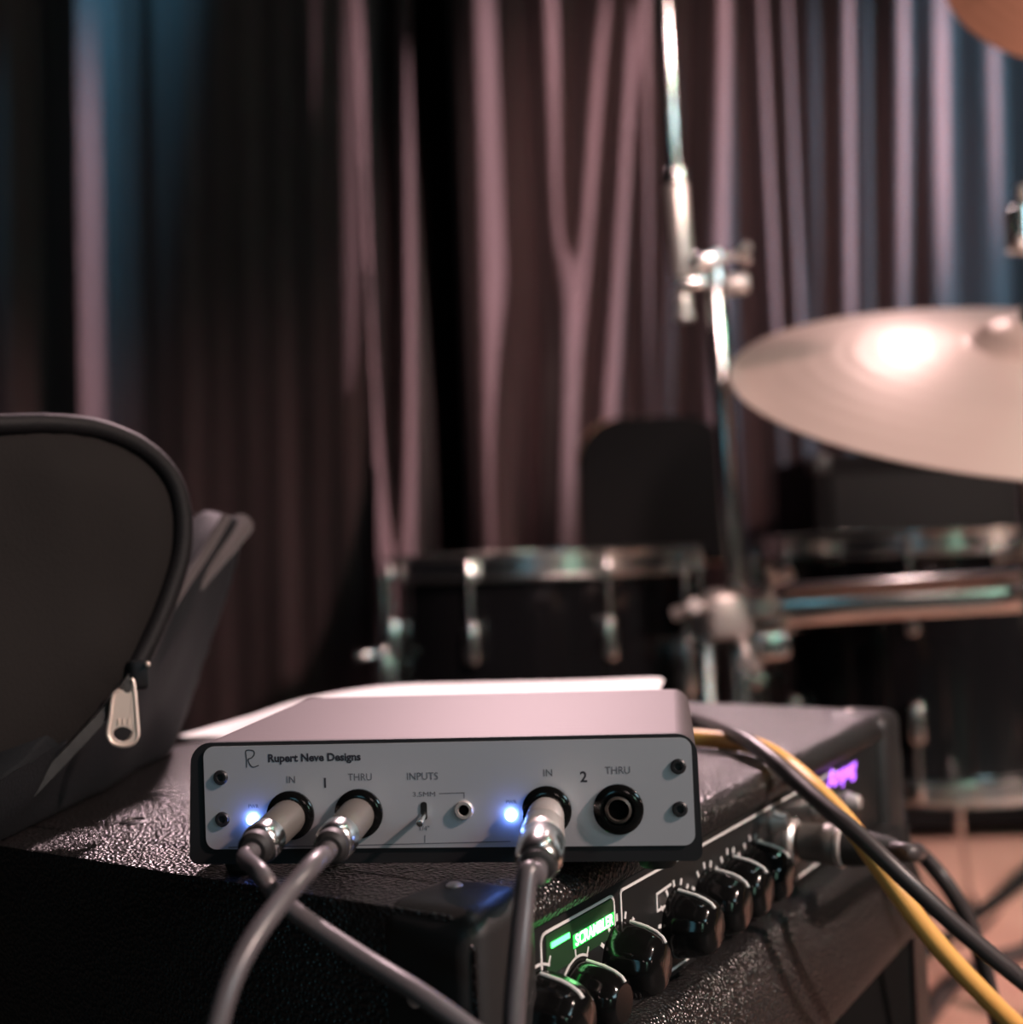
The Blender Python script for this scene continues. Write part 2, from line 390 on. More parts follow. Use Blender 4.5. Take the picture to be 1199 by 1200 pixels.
# purple lit logo
p0 = amp_px(968,915,PY); p1 = amp_px(1001,899,PY)
pc = ((p0.x+p1.x)/2,(p0.z+p1.z)/2)
tb = text_bm('Ampeg', 0.0125, pc[0], FY-.0003, pc[1], shear=0.25, bold=0.0002)
xs = [v.co.x for v in tb.verts]; k = (p1.x-p0.x)*1.05/(max(xs)-min(xs))
for v in tb.verts: v.co.x = pc[0]+(v.co.x-pc[0])*k
build('lit_logo', tb, purp_e, cpan, smooth=False)
# knobs
def make_knob(x, z, r, style):
    bm = B(); n = 48; L = 0.0155
    t = B(); rings = []
    for h,rad,fl in ((0,1.0,0),(0.0025,1.0,0),(0.0045,0.97,.02),(0.009,0.91,.025),(0.0125,0.82,.02),(0.0150,0.71,.01),(0.0162,0.55,0)):
        rings.append([t.verts.new((r*rad*(1+fl*math.cos(2*PI*i/n*12))*math.cos(2*PI*i/n), r*rad*(1+fl*math.cos(2*PI*i/n*12))*math.sin(2*PI*i/n), h)) for i in range(n)])
    for a,b in zip(rings,rings[1:]):
        for i in range(n): t.faces.new((a[i],a[(i+1)%n],b[(i+1)%n],b[i]))
    t.faces.new(rings[-1]); t.faces.new(rings[0][::-1])
    M = Matrix.Translation((x,PY,z)) @ Matrix.Rotation(PI/2,4,'X')
    merge(bm, t, M)
    kb = build('knob', bm, blackg, amp, ang=35)
    # white pointer running over the cap edge
    a = math.radians(random.uniform(60,120)) if style else math.radians(96)
    d = Vector((math.cos(a),0,math.sin(a)))
    bm = B(); c = Vector((x,PY,z))
    tube(bm, [c+d*r*k+Vector((0,-h,0)) for k,h in ((.60,.0161),(.735,.0148),(.845,.0124),(.935,.0090),(.995,.0045),(1.02,.0022))], 0.00062, 8, 4, smooth=False)
    build('pointer', bm, white_i, kb)
    return kb
kx = [(676,1176),(722,1153),(768,1110),(832,1067),(866,1046),(892,1028),(917,1009)]
KN = []
for i,(px,py) in enumerate(kx):
    q = amp_px(px,py,-0.010); zc = TOP-0.0385 if i != 1 else TOP-0.041
    r = 0.0125 if i not in (1,) else 0.0105
    make_knob(q.x, zc, r, i); KN.append((q.x,zc,r))
for i,(x,z,r) in enumerate(KN):   # dial ticks printed round the knobs
    bm = B()
    if i < 2:
        pts = [(x+(r+.0017)*math.cos(math.radians(a)), z+(r+.0017)*math.sin(math.radians(a))) for a in range(60,232,8)]
        strip(bm, pts, 0.0008)
        for a in (62,96,150,200):
            ca,sa = math.cos(math.radians(a)),math.sin(math.radians(a))
            strip(bm, [(x+(r+.0017)*ca, z+(r+.0017)*sa),(x+(r+.0042)*ca, z+(r+.0042)*sa)], 0.0008)
    else:
        for a in range(-30,222,25):
            ca,sa = math.cos(math.radians(a)),math.sin(math.radians(a))
            strip(bm, [(x+(r+.0012)*ca, z+(r+.0012)*sa),(x+(r+.0028)*ca, z+(r+.0028)*sa)], 0.0013)
    build('dial_ticks', bm, white_i, cpan, smooth=False)
# small chrome push buttons / nuts by the far end
for (px,py) in ((963,945),(1001,940),(916,962)):
    q = amp_px(px,py,PY-.004)
    bm = B(); lathe(bm, [(0.0052,0),(0.0052,0.002),(0.0040,0.0035),(0.0040,0.006),(0.0030,0.0072)], (q.x,PY,q.z), (0,-1,0), 18); build('push_button', bm, nickel, amp)
jq = amp_px(936,986,0)
bm = B(); lathe(bm, [(0.010,0),(0.010,0.002),(0.0085,0.0035),(0.0062,0.0035)], (jq.x,PY,jq.z), (0,-1,0), 24); build('jack_socket', bm, nickel, amp)

# ------------------------------------------------------------------ the direct box
DX, DY, DYAW = -0.0268, 0.3862, -0.1241
DW, DD, DH, DF = 0.163, 0.115, 0.0387, 0.004
di = thing('direct_box', 'silver-fronted two-channel direct box with blue lights on black amplifier', 'audio box', (DX,DY,TOP), DYAW)
DU = Vector((math.cos(DYAW),math.sin(DYAW),0)); DV = Vector((-math.sin(DYAW),math.cos(DYAW),0)); DO = Vector((DX,DY,TOP))
def di_px(px,py,y=0.0):
    P = onplane(px,py,DO+DV*y,DV)-DO; return Vector((P.dot(DU),P.dot(DV),P.z))
hw = DW/2; z0, z1 = DF, DF+DH
def case_poly(g=0.0, flare=0.0):
    p = rrect(-hw+g,hw-g,z0+g,z1-g,(.003,.003,.0065,.0065),7)
    return [(x*(1-0.021*max(0,(z-z0)/DH)*(1 if x<0 else .25)), z) for x,z in p]
bm = B(); prism(bm, case_poly(0.0002), lambda a,b,h: Vector((a,h,b)), 0.0030, DD)
build('case_cover', bm, cover_m, di)
bm = B(); prism(bm, case_poly(0), lambda a,b,h: Vector((a,h,b)), 0.0006, 0.0032)
build('front_bezel', bm, blackm, di)
c = [di_px(240,876),di_px(240,999),di_px(813,987),di_px(812,863)]
sx0 = (c[0].x+c[1].x)/2; sx1 = (c[2].x+c[3].x)/2; sz1 = min((c[0].z+c[3].z)/2, z1-.0012); sz0 = (c[1].z+c[2].z)/2
bm = B(); prism(bm, rrect(sx0,sx1,sz0,sz1,.0034,7), lambda a,b,h: Vector((a,h,b)), 0.0, 0.0008)
fp = build('front_panel', bm, panel_m, di)
bm = B(); prism(bm, case_poly(0.0004), lambda a,b,h: Vector((a,h,b)), DD-.0002, DD+.002); build('rear_bezel', bm, blackm, di)
for sx in (-1,1):
    for y in (0.012, DD-0.012):
        bm = B(); lathe(bm, [(0.0055,0),(0.0060,0.001),(0.0060,DF+.0003)], (sx*(hw-.014),y,0), (0,0,1), 18); build('foot', bm, rubber, di)
for (px,py) in ((259,911),(261,960),(795,898),(797,948)):
    q = di_px(px,py)
    bm = B(); lathe(bm, [(0.0023,0),(0.0024,0.0006),(0.0019,0.0011),(0.0012,0.0011),(0.0010,0.0003),(0.0002,0.0003)], (q.x,0.0002,q.z), (0,-1,0), 18); build('screw', bm, blackm, di)
JK = {}
for nm,(px,py) in {'in_one':(341,955),'thru_one':(421,953),'in_two':(641,950),'thru_two':(725,948)}.items():
    q = di_px(px,py); JK[nm] = q
    bm = B(); lathe(bm, [(0.0077,0),(0.0077,0.0012),(0.0068,0.0020),(0.0050,0.0021),(0.0048,0.0008)], (q.x,0.0002,q.z), (0,-1,0), 32); 
    j = build('jack_socket', bm, blackg, di)
    bm = B(); lathe(bm, [(0.0041,0),(0.0041,0.0008),(0.0033,0.0012),(0.0031,0.0002)], (q.x,-0.0008,q.z), (0,-1,0), 24, cap=False); build('socket_bushing', bm, mat('dark_bushing',(0.10,0.085,0.075),.4,.6), j)
    bm = B(); lathe(bm, [(0.0031,0),(0.0001,0.0001)], (q.x,-0.0009,q.z), (0,-1,0), 20); build('socket_hole', bm, mat('socket_dark',(0.003,0.003,0.003),.9,spec=0), j)
q = di_px(544,949)
bm = B(); lathe(bm, [(0.0030,0),(0.0030,0.0009),(0.0026,0.0014),(0.0018,0.0014),(0.0016,0.0004)], (q.x,0.0002,q.z), (0,-1,0), 24); j = build('mini_jack_socket', bm, nickel, di)
bm = B(); lathe(bm, [(0.0016,0),(0.0001,0.0001)], (q.x,-0.0004,q.z), (0,-1,0), 16); build('socket_hole', bm, mat('socket_dark',(0.003,0.003,0.003),.9,spec=0), j)
q = di_px(497,951)
bm = B(); prism(bm, rrect(q.x-.0010,q.x+.0010,q.z-.0026,q.z+.0030,.0008,4), lambda a,b,h: Vector((a,h,b)), -0.0003, 0.0003); sw = build('toggle_switch', bm, blackp, di)
bm = B(); cyl(bm, (q.x,0,q.z-.0008), (q.x,-0.0075,q.z-.0022), 0.0008, 0.00115, 14, .0004); build('lever', bm, chrome, sw)
for (px,py) in ((296,960),(599,955)):
    q = di_px(px,py)
    bm = B(); bmesh.ops.create_uvsphere(bm, u_segments=16, v_segments=10, radius=0.0017)
    bmesh.ops.translate(bm, vec=(q.x,-0.0004,q.z), verts=bm.verts); build('status_light', bm, led_m, di, label='glowing blue status light')
def di_text(t, px, py, size, m=greyink, w=None, bold=0):
    q = di_px(px,py); tb = text_bm(t, size, q.x, -0.00004, q.z, bold=bold)
    if w:
        xs = [v.co.x for v in tb.verts]; k = (w/FPX*0.395)/(max(xs)-min(xs))
        for v in tb.verts: v.co.x = q.x+(v.co.x-q.x)*k
    build('lettering', tb, m, fp, smooth=False)
di_text('Rupert Neve Designs', 368, 888, 0.0034, ink, 110, .00012)
di_text('IN', 341, 914, 0.0031, greyink); di_text('1', 381, 918, 0.0043, ink, None, .0001); di_text('THRU', 422, 911, 0.0032, greyink, 28)
di_text('INPUTS', 495, 910, 0.0032, greyink, 36)
di_text('3.5MM', 497, 931, 0.0021, greyink, 26); di_text('1/4"', 497, 971, 0.0021, greyink, 11)
di_text('IN', 642, 906, 0.0031, greyink); di_text('2', 684, 911, 0.0046, ink, None, .0001); di_text('THRU', 724, 903, 0.0032, greyink, 28)
di_text('PWR', 297, 945, 0.0017, greyink, 12); di_text('PWR', 599, 940, 0.0017, greyink, 12)
def di_line(pts, wd, m=greyink):
    P = [di_px(*p) for p in pts]; bm = strip(B(), [(p.x,p.z) for p in P], wd, -0.00006, th=.0001); build('printed_line', bm, m, fp, smooth=False)
di_line([(515,930),(544,929),(544,935)], 0.00025)
di_line([(268,993),(400,991),(598,986)], 0.00025); di_line([(498,979),(498,987)], 0.00025)
# the handwritten R mark
P = [di_px(*p) for p in ((289,899),(289,890),(288,881),(291,879),(297,880),(298,884),(295,888),(291,890),(293,896),(297,899),(303,897))]
bm = strip(B(), [(p.x,p.z) for p in spline(P,4) for p in [p]], 0.00032, -0.00006, th=.0001); build('signature_mark', bm, ink, fp, smooth=False)

# plugs and leads in the direct box
def dl_w(x,y,z): return DO+DU*x+DV*y+Vector((0,0,z))
def lead(label, q, kind, tail, rc, droop=(0,0)):
    base = dl_w(q.x,-0.002,q.z)
    n = (-DV + DU*droop[0] + Vector((0,0,droop[1]))).normalized()
    th = thing('instrument_cable', label, 'cable', base, 0, 'leads plugged into the direct box')
    def part(nm, prof, m, lb=None):
        bm = lathe(B(), prof, base, n, 32); return build(nm, bm, m, th, local=False, label=lb)
    if kind == 'plain':
        part('plug_barrel', [(0.0036,-.001),(0.0054,0.0005),(0.0056,0.002),(0.0055,0.018),(0.0050,0.0192)], barrel_m)
        part('plug_collar', [(0.0052,0.0188),(0.0060,0.0196),(0.0061,0.0245),(0.0056,0.0262),(0.0050,0.0268)], chrome)
        part('strain_relief', [(0.0050,0.0265),(0.0053,0.0275),(0.0051,0.0300),(0.0038,0.0312)], rubber); e = 0.030
    else:
        part('plug_barrel', [(0.0036,-.001),(0.0050,0.0005),(0.0056,0.003),(0.0060,0.010),(0.0055,0.0115),(0.0061,0.0125),(0.0068,0.022),(0.0064,0.0235)], nickel)
        part('plug_collar', [(0.0064,0.0232),(0.0070,0.0242),(0.0068,0.034),(0.0060,0.0375),(0.0052,0.0385)], chrome)
        part('strain_relief', [(0.0050,0.0382),(0.0047,0.0400),(0.0036,0.0408)], rubber); e = 0.0395
    s = base+n*e
    pts = [s, s+n*0.007] + [at(*p) for p in tail]
    build('cable_jacket', tube(B(), pts, rc, 16, 10), greycab, th, local=False)
    return th
lead('grey instrument cable plugged beside the screws, running under its neighbour', JK['in_one'], 'plain',
     [(304,1022,.335),(326,1050,.332),(358,1078,.328),(430,1126,.318),(500,1170,.308),(590,1235,.300)], 0.0026, (-.04,-.10))
lead('grey instrument cable crossing over the other plugged cable on its way down', JK['thru_one'], 'plain',
     [(372,1008,.325),(338,1046,.312),(300,1096,.300),(272,1148,.292),(254,1205,.287),(240,1270,.284)], 0.0027, (-.02,-.10))
lead('thick grey cable with ridged chrome plug hanging straight down from channel two', JK['in_two'], 'ridged',
     [(619,1022,.332),(614,1060,.328),(608,1120,.322),(603,1180,.318),(600,1260,.314)], 0.0029, (.03,-.16))

# ------------------------------------------------------------------ the sheet of paper
def sheet():
    back = [onz(210,862,TOP+.0012), at(285,841,.735), at(357,819,.755), at(450,804,.77), at(560,800,.765), at(680,797,.75), at(765,794,.735), at(778,797,.732)]
    front = [onz(214,863,TOP+.0008), onz(262,864,TOP+.001), onz(330,885,TOP+.001), onz(430,900,TOP+.001), onz(540,900,TOP+.001), onz(660,890,TOP+.001), onz(745,870,TOP+.001), onz(770,850,TOP+.003)]
    bs, fs = spline(back,6), spline(front,6); bm = B(); rows = []
    for t in [i/8 for i in range(9)]:
        rows.append([bm.verts.new(a.lerp(b,t)+Vector((0,0,0.006*math.sin(PI*t)*min(1,max(0,(a.x+.17)*12))))) for a,b in zip(bs,fs)])
    for a,b in zip(rows,rows[1:]):
        for i in range(len(a)-1): bm.faces.new((a[i],a[i+1],b[i+1],b[i]))
    bmesh.ops.recalc_face_normals(bm, faces=bm.faces)
    bmesh.ops.solidify(bm, geom=bm.faces[:], thickness=0.0009)
    return bm
pb = onz(400,890,TOP+.001)
solo('paper_sheet', sheet(), paper_m, 'white sheet of paper curling up behind the direct box', 'paper', pb, ang=80)

# ------------------------------------------------------------------ the zipped bag
def plane3(a,b,c):
    n = (b-a).cross(c-a).normalized()
    if n.y > 0: n = -n
    return a, n
def pillow(outline, P, n, bulge, thick, rings=14, wrinkle=.006):
    """domed panel with a flat back from a pixel outline on a plane"""
    pts = [onplane(x,y,P,n) for x,y in outline]
    pts = spline(pts+[pts[0]],5)[:-1]; N = len(pts)
    c = sum(pts,Vector())/N; bm = B(); fr = []
    for k in range(rings+1):
        t = k/rings; s = 1-t*t*0.92 if k else 1
        h = bulge*math.sin(PI/2*(1-s))**0.6 if k else 0
        fr.append([bm.verts.new(c+(p-c)*s+n*h) for p in pts])
    for a,b in zip(fr,fr[1:]):
        for i in range(N): bm.faces.new((a[i],a[(i+1)%N],b[(i+1)%N],b[i]))
    bm.faces.new(fr[-1])
    bk = [bm.verts.new(p-n*thick) for p in pts]; bk2 = [bm.verts.new(c+(p-c)*.9-n*thick*1.15) for p in pts]
    for A,Bq in ((bk,fr[0]),(bk2,bk)):
        for i in range(N): bm.faces.new((A[i],A[(i+1)%N],Bq[(i+1)%N],Bq[i]))
    bm.faces.new(bk2[::-1])
    for v in bm.verts:
        q = v.co*14; k = wrinkle*min(1.0, min((v.co-p).length for p in pts[::3])/.02)
        v.co += n*k*(noise.noise(q)+.6*noise.noise(Vector((q.x*2.2,q.y*2.2,q.z*1.1+5))))
        v.co.z = max(v.co.z, TOP+.0006)
    return bm, pts
LP, LN = plane3(at(0,955,.455), at(150,790,.50), at(100,500,.505))
lid_out = [(-120,516),(-60,507),(0,505),(60,505),(115,512),(160,532),(190,562),(203,600),(202,650),(188,700),(168,748),(146,792),(100,848),(50,903),(0,952),(-60,1000),(-130,1010),(-160,800),(-150,620)]
bag = thing('gear_bag', 'black cloth zip bag with metal zipper pull, lid folded open, on amplifier', 'bag', (onz(60,968,TOP)))
bm, lp = pillow(lid_out, LP, LN, 0.010, 0.005)
build('lid_panel', bm, bagcl, bag, local=False, ang=70)
edge = [onplane(x,y,LP,LN) for x,y in [(-120,507),(-60,500),(0,499),(60,498),(116,505),(166,527),(198,560),(211,600),(210,650),(194,703),(174,750),(152,792)]]
lb = build('lid_binding', tube(B(), [p+LN*.001 for p in edge], 0.0046, 14, 8), bind_m, bag, local=False, ang=70)
edge2 = [p-LN*.007+Vector((.0015,0,0)) for p in edge]
build('lid_piping', tube(B(), edge2, 0.0024, 10, 8), bagside, lb, local=False, ang=70)
# bag body behind the zip, with its flap standing open
BP, BN = plane3(at(0,985,.452), at(214,862,.67), at(285,625,.68))
body_out = [(128,782),(150,750),(196,705),(228,655),(262,612),(282,610),(280,640),(268,690),(252,740),(232,800),(212,852),(190,893),(130,930),(60,962),(0,985),(-60,1008),(-80,960),(-20,925),(40,872),(90,820)]
bm, bp_ = pillow(body_out, BP, BN, 0.006, 0.014)
build('bag_body', bm, bagside, bag, local=False, ang=70)
fl_e = [onplane(x,y,BP,BN)+BN*.003 for x,y in [(150,782),(176,735),(204,690),(232,648),(258,605)]]
build('flap_edge', tube(B(), fl_e, 0.0026, 10, 8), lining, bag, local=False, ang=70)
fl_f = [onplane(x,y,BP,BN)+BN*.001 for x,y in [(178,758),(206,714),(236,672),(262,640),(282,614)]]
build('flap_lip', tube(B(), fl_f, lambda t: 0.003+0.0034*t, 12, 8), lining, bag, local=False, ang=70)
# zipper: teeth along the closed seam, slider, pull tab
zp = spline([onplane(x,y,LP,LN)+LN*.004 for x,y in [(152,790),(126,826),(88,868),(46,912),(0,958)]], 14)
bm = B()
for i,p in enumerate(zp[:-1]):
    d = (zp[i+1]-p).normalized(); s = d.cross(LN).normalized()
    M = Matrix((s,d,LN)).transposed().to_4x4(); M.translation = p
    rbox(bm, -.0022,.0022,-.0009,.0009,-.001,.001, mtx=M)
build('zipper_teeth', bm, blackp, bag, local=False, smooth=False)
p = onplane(152,793,LP,LN)+LN*.006
bm = B(); rbox(bm, -.004,.004,-.0030,.0030,-.006,.006, .0018, 3, mtx=Matrix.Translation(p) @ Matrix((Vector((1,0,0)),LN*-1,Vector((0,0,1)))).transposed().to_4x4())
sl = build('zipper_slider', bm, blackm, bag, local=False)
bm = B(); bmesh.ops.create_uvsphere(bm, u_segments=14, v_segments=8, radius=0.0011); bmesh.ops.translate(bm, vec=onplane(156,782,LP,LN)+LN*.012, verts=bm.verts)
build('slider_bridge', bm, pull_m, sl, local=False)
ZP = onplane(150,800,LP,LN)+LN*.016
zn = -(ZP-EYE).normalized(); zn = Vector((zn.x*.6,zn.y,0.10)).normalized()
def zpx(x,y,h=0): return onplane(x,y,ZP,zn)+zn*h
outer = [(140,808),(133,815),(130,838),(127,856),(128,864),(133,871),(144,874),(155,872),(161,865),(162,856),(160,830),(158,806),(156,797),(154,796),(155,806),(153,812),(147,812),(143,808)]
hole = [(144+11.5*math.cos(2*PI*i/24), 860+8.5*math.sin(2*PI*i/24)) for i in range(24)]
def ringed(out, hol, h0, h1):
    bm = B(); N = 48
    def resamp(P, n):
        P = P+[P[0]]; L = [0]
        for a,b in zip(P,P[1:]): L.append(L[-1]+math.dist(a,b))
        r = []
        for i in range(n):
            t = L[-1]*i/n; j = max(k for k in range(len(L)-1) if L[k] <= t+1e-9); f = (t-L[j])/(L[j+1]-L[j]); r.append((P[j][0]+(P[j+1][0]-P[j][0])*f, P[j][1]+(P[j+1][1]-P[j][1])*f))
        return r
    a = resamp(out,N)
    # rotate the hole so that the first points face each other
    ang = math.atan2(a[0][1]-860, a[0][0]-144); hl = [(144+11.5*math.cos(ang-2*PI*i/N), 860+8.5*math.sin(ang-2*PI*i/N)) for i in range(N)]
    V = {}
    for nm,P,h in (('a0',a,h0),('a1',a,h1),('b0',hl,h0),('b1',hl,h1)): V[nm] = [bm.verts.new(zpx(x,y,h)) for x,y in P]
    for A,Bq in (('a0','a1'),('a1','b1'),('b1','b0'),('b0','a0')):
        for i in range(N): bm.faces.new((V[A][i],V[A][(i+1)%N],V[Bq][(i+1)%N],V[Bq][i]))
    return bm
pl = build('zipper_pull', ringed(outer, hole, -.0006, .0006), pull_m, bag, local=False, ang=30)
rim = [zpx(x,y,.0006) for x,y in outer[:14]]
build('pull_rim', tube(B(), rim, 0.0007, 8, 4), pull_m, pl, local=False)
bm = B()
for x in (139,145,151): tube(bm, [zpx(x+.5,842,.0007), zpx(x,849,.0007)], 0.0004, 6, 2, smooth=False)
build('pull_embossing', bm, pull_m, pl, local=False)

# ------------------------------------------------------------------ cables over the amplifier
def cable(label, pts, r, m, name='instrument_cable', group=None):
    b = min(pts, key=lambda p: p.z)
    return solo(name, tube(B(), pts, r, 14, 10), m, label, 'cable', b, group, ang=70)
ry = 0.0042
ypts = [onz(700,858,TOP+ry+.001), onz(800,864,TOP+ry+.001), onz(850,868,TOP+ry+.001), onz(890,876,TOP+ry+.001), at(925,897,.555), at(960,928,.53), at(1000,972,.515), at(1045,1036,.50), at(1095,1102,.50), at(1150,1162,.505), at(1215,1222,.51), at(1330,1300,.53)]
cable('orange yellow cable draped over the amplifier edge, running towards the floor', ypts, ry, yelcab)
rb = 0.0036
bpts = [onz(740,828,TOP+rb+.001), onz(808,841,TOP+rb+.001), at(845,853,.605), at(875,868,.565), at(905,890,.54), at(930,912,.525), at(965,944,.505), at(1005,977,.49), at(1060,1029,.48), at(1130,1093,.48), at(1210,1158,.485), at(1320,1240,.5)]
cable('black cable draped over amplifier edge, twisted round the yellow cable', bpts, rb, blkcab)
# plug in the amplifier front
base = amp_w(jq.x,-0.001,jq.z); n = -AV
pc_ = thing('speaker_cable', 'black cable with fat grey plug in the front of the amplifier', 'cable', base)
build('plug_barrel', lathe(B(), [(0.0070,0),(0.0085,.001),(0.0085,0.010),(0.0092,0.011),(0.0092,0.0165),(0.0086,0.0175)], base, n, 28), barrel_m, pc_, local=False)
build('plug_collar', lathe(B(), [(0.0088,0.0172),(0.0096,0.0178),(0.0096,0.0196),(0.0088,0.0202)], base, n, 28), nickel, pc_, local=False)
build('strain_relief', lathe(B(), [(0.0086,0.0200),(0.0084,0.024),(0.0072,0.032),(0.0054,0.042),(0.0046,0.0435)], base, n, 28), rubber, pc_, local=False)
e = base+n*0.042
build('cable_jacket', tube(B(), [e-n*.004, e+n*0.008, at(1078,1000,.61), at(1102,1026,.605), at(1126,1062,.605), at(1144,1104,.61), at(1160,1160,.62), at(1180,1260,.64), at(1185,1400,.66)], 0.0040, 14, 10), blkcab, pc_, local=False)
# cables on the floor
def fcable(label, pix, r):
    cable(label, [onz(x,y,r+.0025) for x,y in pix], r, blkcab, 'floor_cable')
fcable('black cable snaking over the stage floor beneath the floor tom', [(1290,960),(1230,1000),(1185,1040),(1150,1082),(1120,1100),(1060,1110),(980,1120)], 0.011)
fcable('black cable lying on stage floor close to the amplifier', [(1300,1060),(1215,1110),(1160,1128),(1120,1150),(1085,1195),(1060,1260)], 0.012)

# ------------------------------------------------------------------ drums
def floor_tom(label, cx, cy, R, zt, zb, a_lug, legs, nl=8, tilt=0):
    th = thing('floor_tom', label, 'drum', (cx,cy,0))
    sh = build('shell', lathe(B(), [(R,zb+.012),(R,zt-.012)], (0,0,0), (0,0,1), 72), blackl, th)
    build('drum_head', lathe(B(), [(R+.002,zt-.012),(R+.002,zt-.006),(R-.004,zt-.004),(R*.5,zt-.0042),(0.001,zt-.0042)], (0,0,0), (0,0,1), 72), head_m, th)
    for (s,zz) in ((1,zt),(-1,zb)):
        prof = [(R+.003,-.030),(R+.013,-.031),(R+.0135,-.027),(R+.005,-.025),(R+.005,-.006),(R+.010,-.003),(R+.010,0),(R+.003,0),(R+.0028,-.025)]
        build('hoop', lathe(B(), [(r,h*s+zz) for r,h in (prof if s > 0 else prof)], (0,0,0), (0,0,1), 72, cap=False), chrome, th)
    for i in range(nl):
        a = a_lug+2*PI*i/nl; d = Vector((math.cos(a),math.sin(a),0))
        for s,zz in ((1,zt),(-1,zb)):
            bm = B(); M = Matrix.Rotation(a,4,'Z')
            rbox(bm, R-.001,R+.020,-.009,.009, min(zz-s*.075,zz-s*.125), max(zz-s*.075,zz-s*.125), .007, 3, mtx=M)
            lg = build('lug', bm, chrome, th)
            bm = B(); c = d*(R+.013)
            cyl(bm, c+Vector((0,0,zz-s*.080)), c+Vector((0,0,zz-s*.012)), .0032, n=12)
            lathe(bm, [(.0030,0),(.0065,.001),(.0065,.007),(.0045,.010),(.0045,.016),(.0030,.018)], c+Vector((0,0,zz-s*.024)), (0,0,s), 14)
            build('tension_rod', bm, chrome, lg)
    for a in legs:
        d = Vector((math.cos(a),math.sin(a),0)); M = Matrix.Rotation(a,4,'Z')
        bm = B(); rbox(bm, R-.001,R+.032,-.017,.017, zt-.175,zt-.105, .009, 3, mtx=M); rbox(bm, R+.004,R+.034,-.014,.014, zt-.202,zt-.182, .006, 3, mtx=M)
        br = build('leg_bracket', bm, chrome, th)
        bm = B(); cyl(bm, d*(R+.055)+Vector((0,0,zt-.12)), d*(R+.028)+Vector((0,0,zt-.12)), .006, n=14, bev=.002); 
        rbox(bm, R+.050,R+.056,-.020,.020,zt-.127,zt-.113,.003,2,mtx=M); build('wing_bolt', bm, chrome, br)
        bm = B(); c = d*(R+.019)
        cyl(bm, c+Vector((0,0,zt-.030)), c+Vector((0,0,zt*.35)), .0052, n=16)
        tube(bm, [c+Vector((0,0,zt*.36)), c+Vector((0,0,zt*.25)), c+d*.03+Vector((0,0,.09)), c+d*.06+Vector((0,0,.02))], .0052, 14, 8)
        bmesh.ops.create_uvsphere(bm, u_segments=14, v_segments=10, radius=.0075, matrix=Matrix.Translation(c+Vector((0,0,zt-.030))))
        lg = build('leg', bm, chrome, th)
        build('rubber_foot', lathe(B(), [(.011,0),(.013,.004),(.011,.020),(.006,.034)], c+d*.064, (0,0,1), 16), rubber, lg)
    return th
c1 = at(640,655,1.58); c2 = at(1072,640,1.66)
floor_tom('black floor tom with chrome hoop in front of the drum throne', c1.x, c1.y, .192, .592, .262, math.radians(243), [math.radians(a) for a in (193,318,75)])
floor_tom('black floor tom with chrome hoops and leg brackets beneath the pale cymbal', c2.x, c2.y, .200, .600, .272, math.radians(205), [math.radians(a) for a in (300,60,180)])

# drum rack: chrome bar, clamp and uprights
rk_a = at(872,712,1.26); rk_b = at(1330,684,1.20)
rack = thing('drum_rack', 'chrome drum rack bar with clamp across the floor tom', 'drum rack', (rk_a.x,rk_a.y,0))
def wp(name, bm, m, par): return build(name, bm, m, par, local=False)
d = (rk_b-rk_a).normalized()
wp('rack_bar', cyl(B(), rk_a-d*.03, rk_b, .0215, n=32, bev=.003), chrome, rack)
la = at(826,745,1.27)
wp('rack_leg', cyl(B(), Vector((la.x,la.y,.012)), Vector((la.x,la.y,.50)), .0105, n=20, bev=.003), chrome, rack)
bm = B(); tube(bm, [Vector((la.x,la.y,.495)), Vector((la.x+.005,la.y,.515)), rk_a-d*.04+Vector((0,0,-.012)), rk_a-d*.01], .011, 16, 8); wp('rack_elbow', bm, nickel, rack)
lf = Vector((la.x,la.y,0)); bm = lathe(B(), [(.020,0),(.022,.006),(.018,.022),(.011,.03)], lf, (0,0,1), 20); wp('rubber_foot', bm, rubber, rack)
fx = rk_b.x; 
wp('rack_leg', cyl(B(), Vector((fx,rk_b.y,.012)), Vector((fx,rk_b.y,.62)), .0190, n=24, bev=.003), chrome, rack)
bm = lathe(B(), [(.026,0),(.028,.006),(.024,.022),(.019,.03)], Vector((fx,rk_b.y,0)), (0,0,1), 20); wp('rubber_foot', bm, rubber, rack)
# clamp where the boom arm crosses the bar
cc = at(852,716,1.235)
bm = B(); rbox(bm, cc.x-.022,cc.x+.024,cc.y-.018,cc.y+.03,cc.z-.028,cc.z+.022,.010,3); clampo = wp('clamp', bm, nickel, rack)
bm = B(); rbox(bm, cc.x+.018,cc.x+.050,cc.y-.020,cc.y+.025,cc.z-.010,cc.z+.016,.007,3); wp('clamp_jaw', bm, nickel, rack)
bm = B(); rbox(bm, cc.x+.022,cc.x+.062,cc.y-.012,cc.y+.03,cc.z-.050,cc.z-.016,.009,3); wp('clamp_jaw', bm, chrome, rack)
def wing(p, axis, s, name, par, m=chrome):
    p = Vector(p); ax = Vector(axis).normalized(); side = ax.cross(Vector((0,.3,1))).normalized(); bm = B()
    cyl(bm, p-ax*.02*s, p+ax*.012*s, .005*s, n=14, bev=.001)
    for q in (-1,1):
        tube(bm, [p+ax*.004*s, p+side*q*.010*s+ax*.010*s, p+side*q*.019*s+ax*.016*s], lambda t: (.0052+.0020*t)*s, 10, 4)
    return wp(name, bm, m, par)
wing(cc+Vector((-.032,-.02,.006)), (-1,-.5,-.1), 1.0, 'wing_bolt', rack, nickel)
wing(cc+Vector((.012,-.028,-.040)), (.2,-.4,-1), .9, 'wing_bolt', rack, nickel)
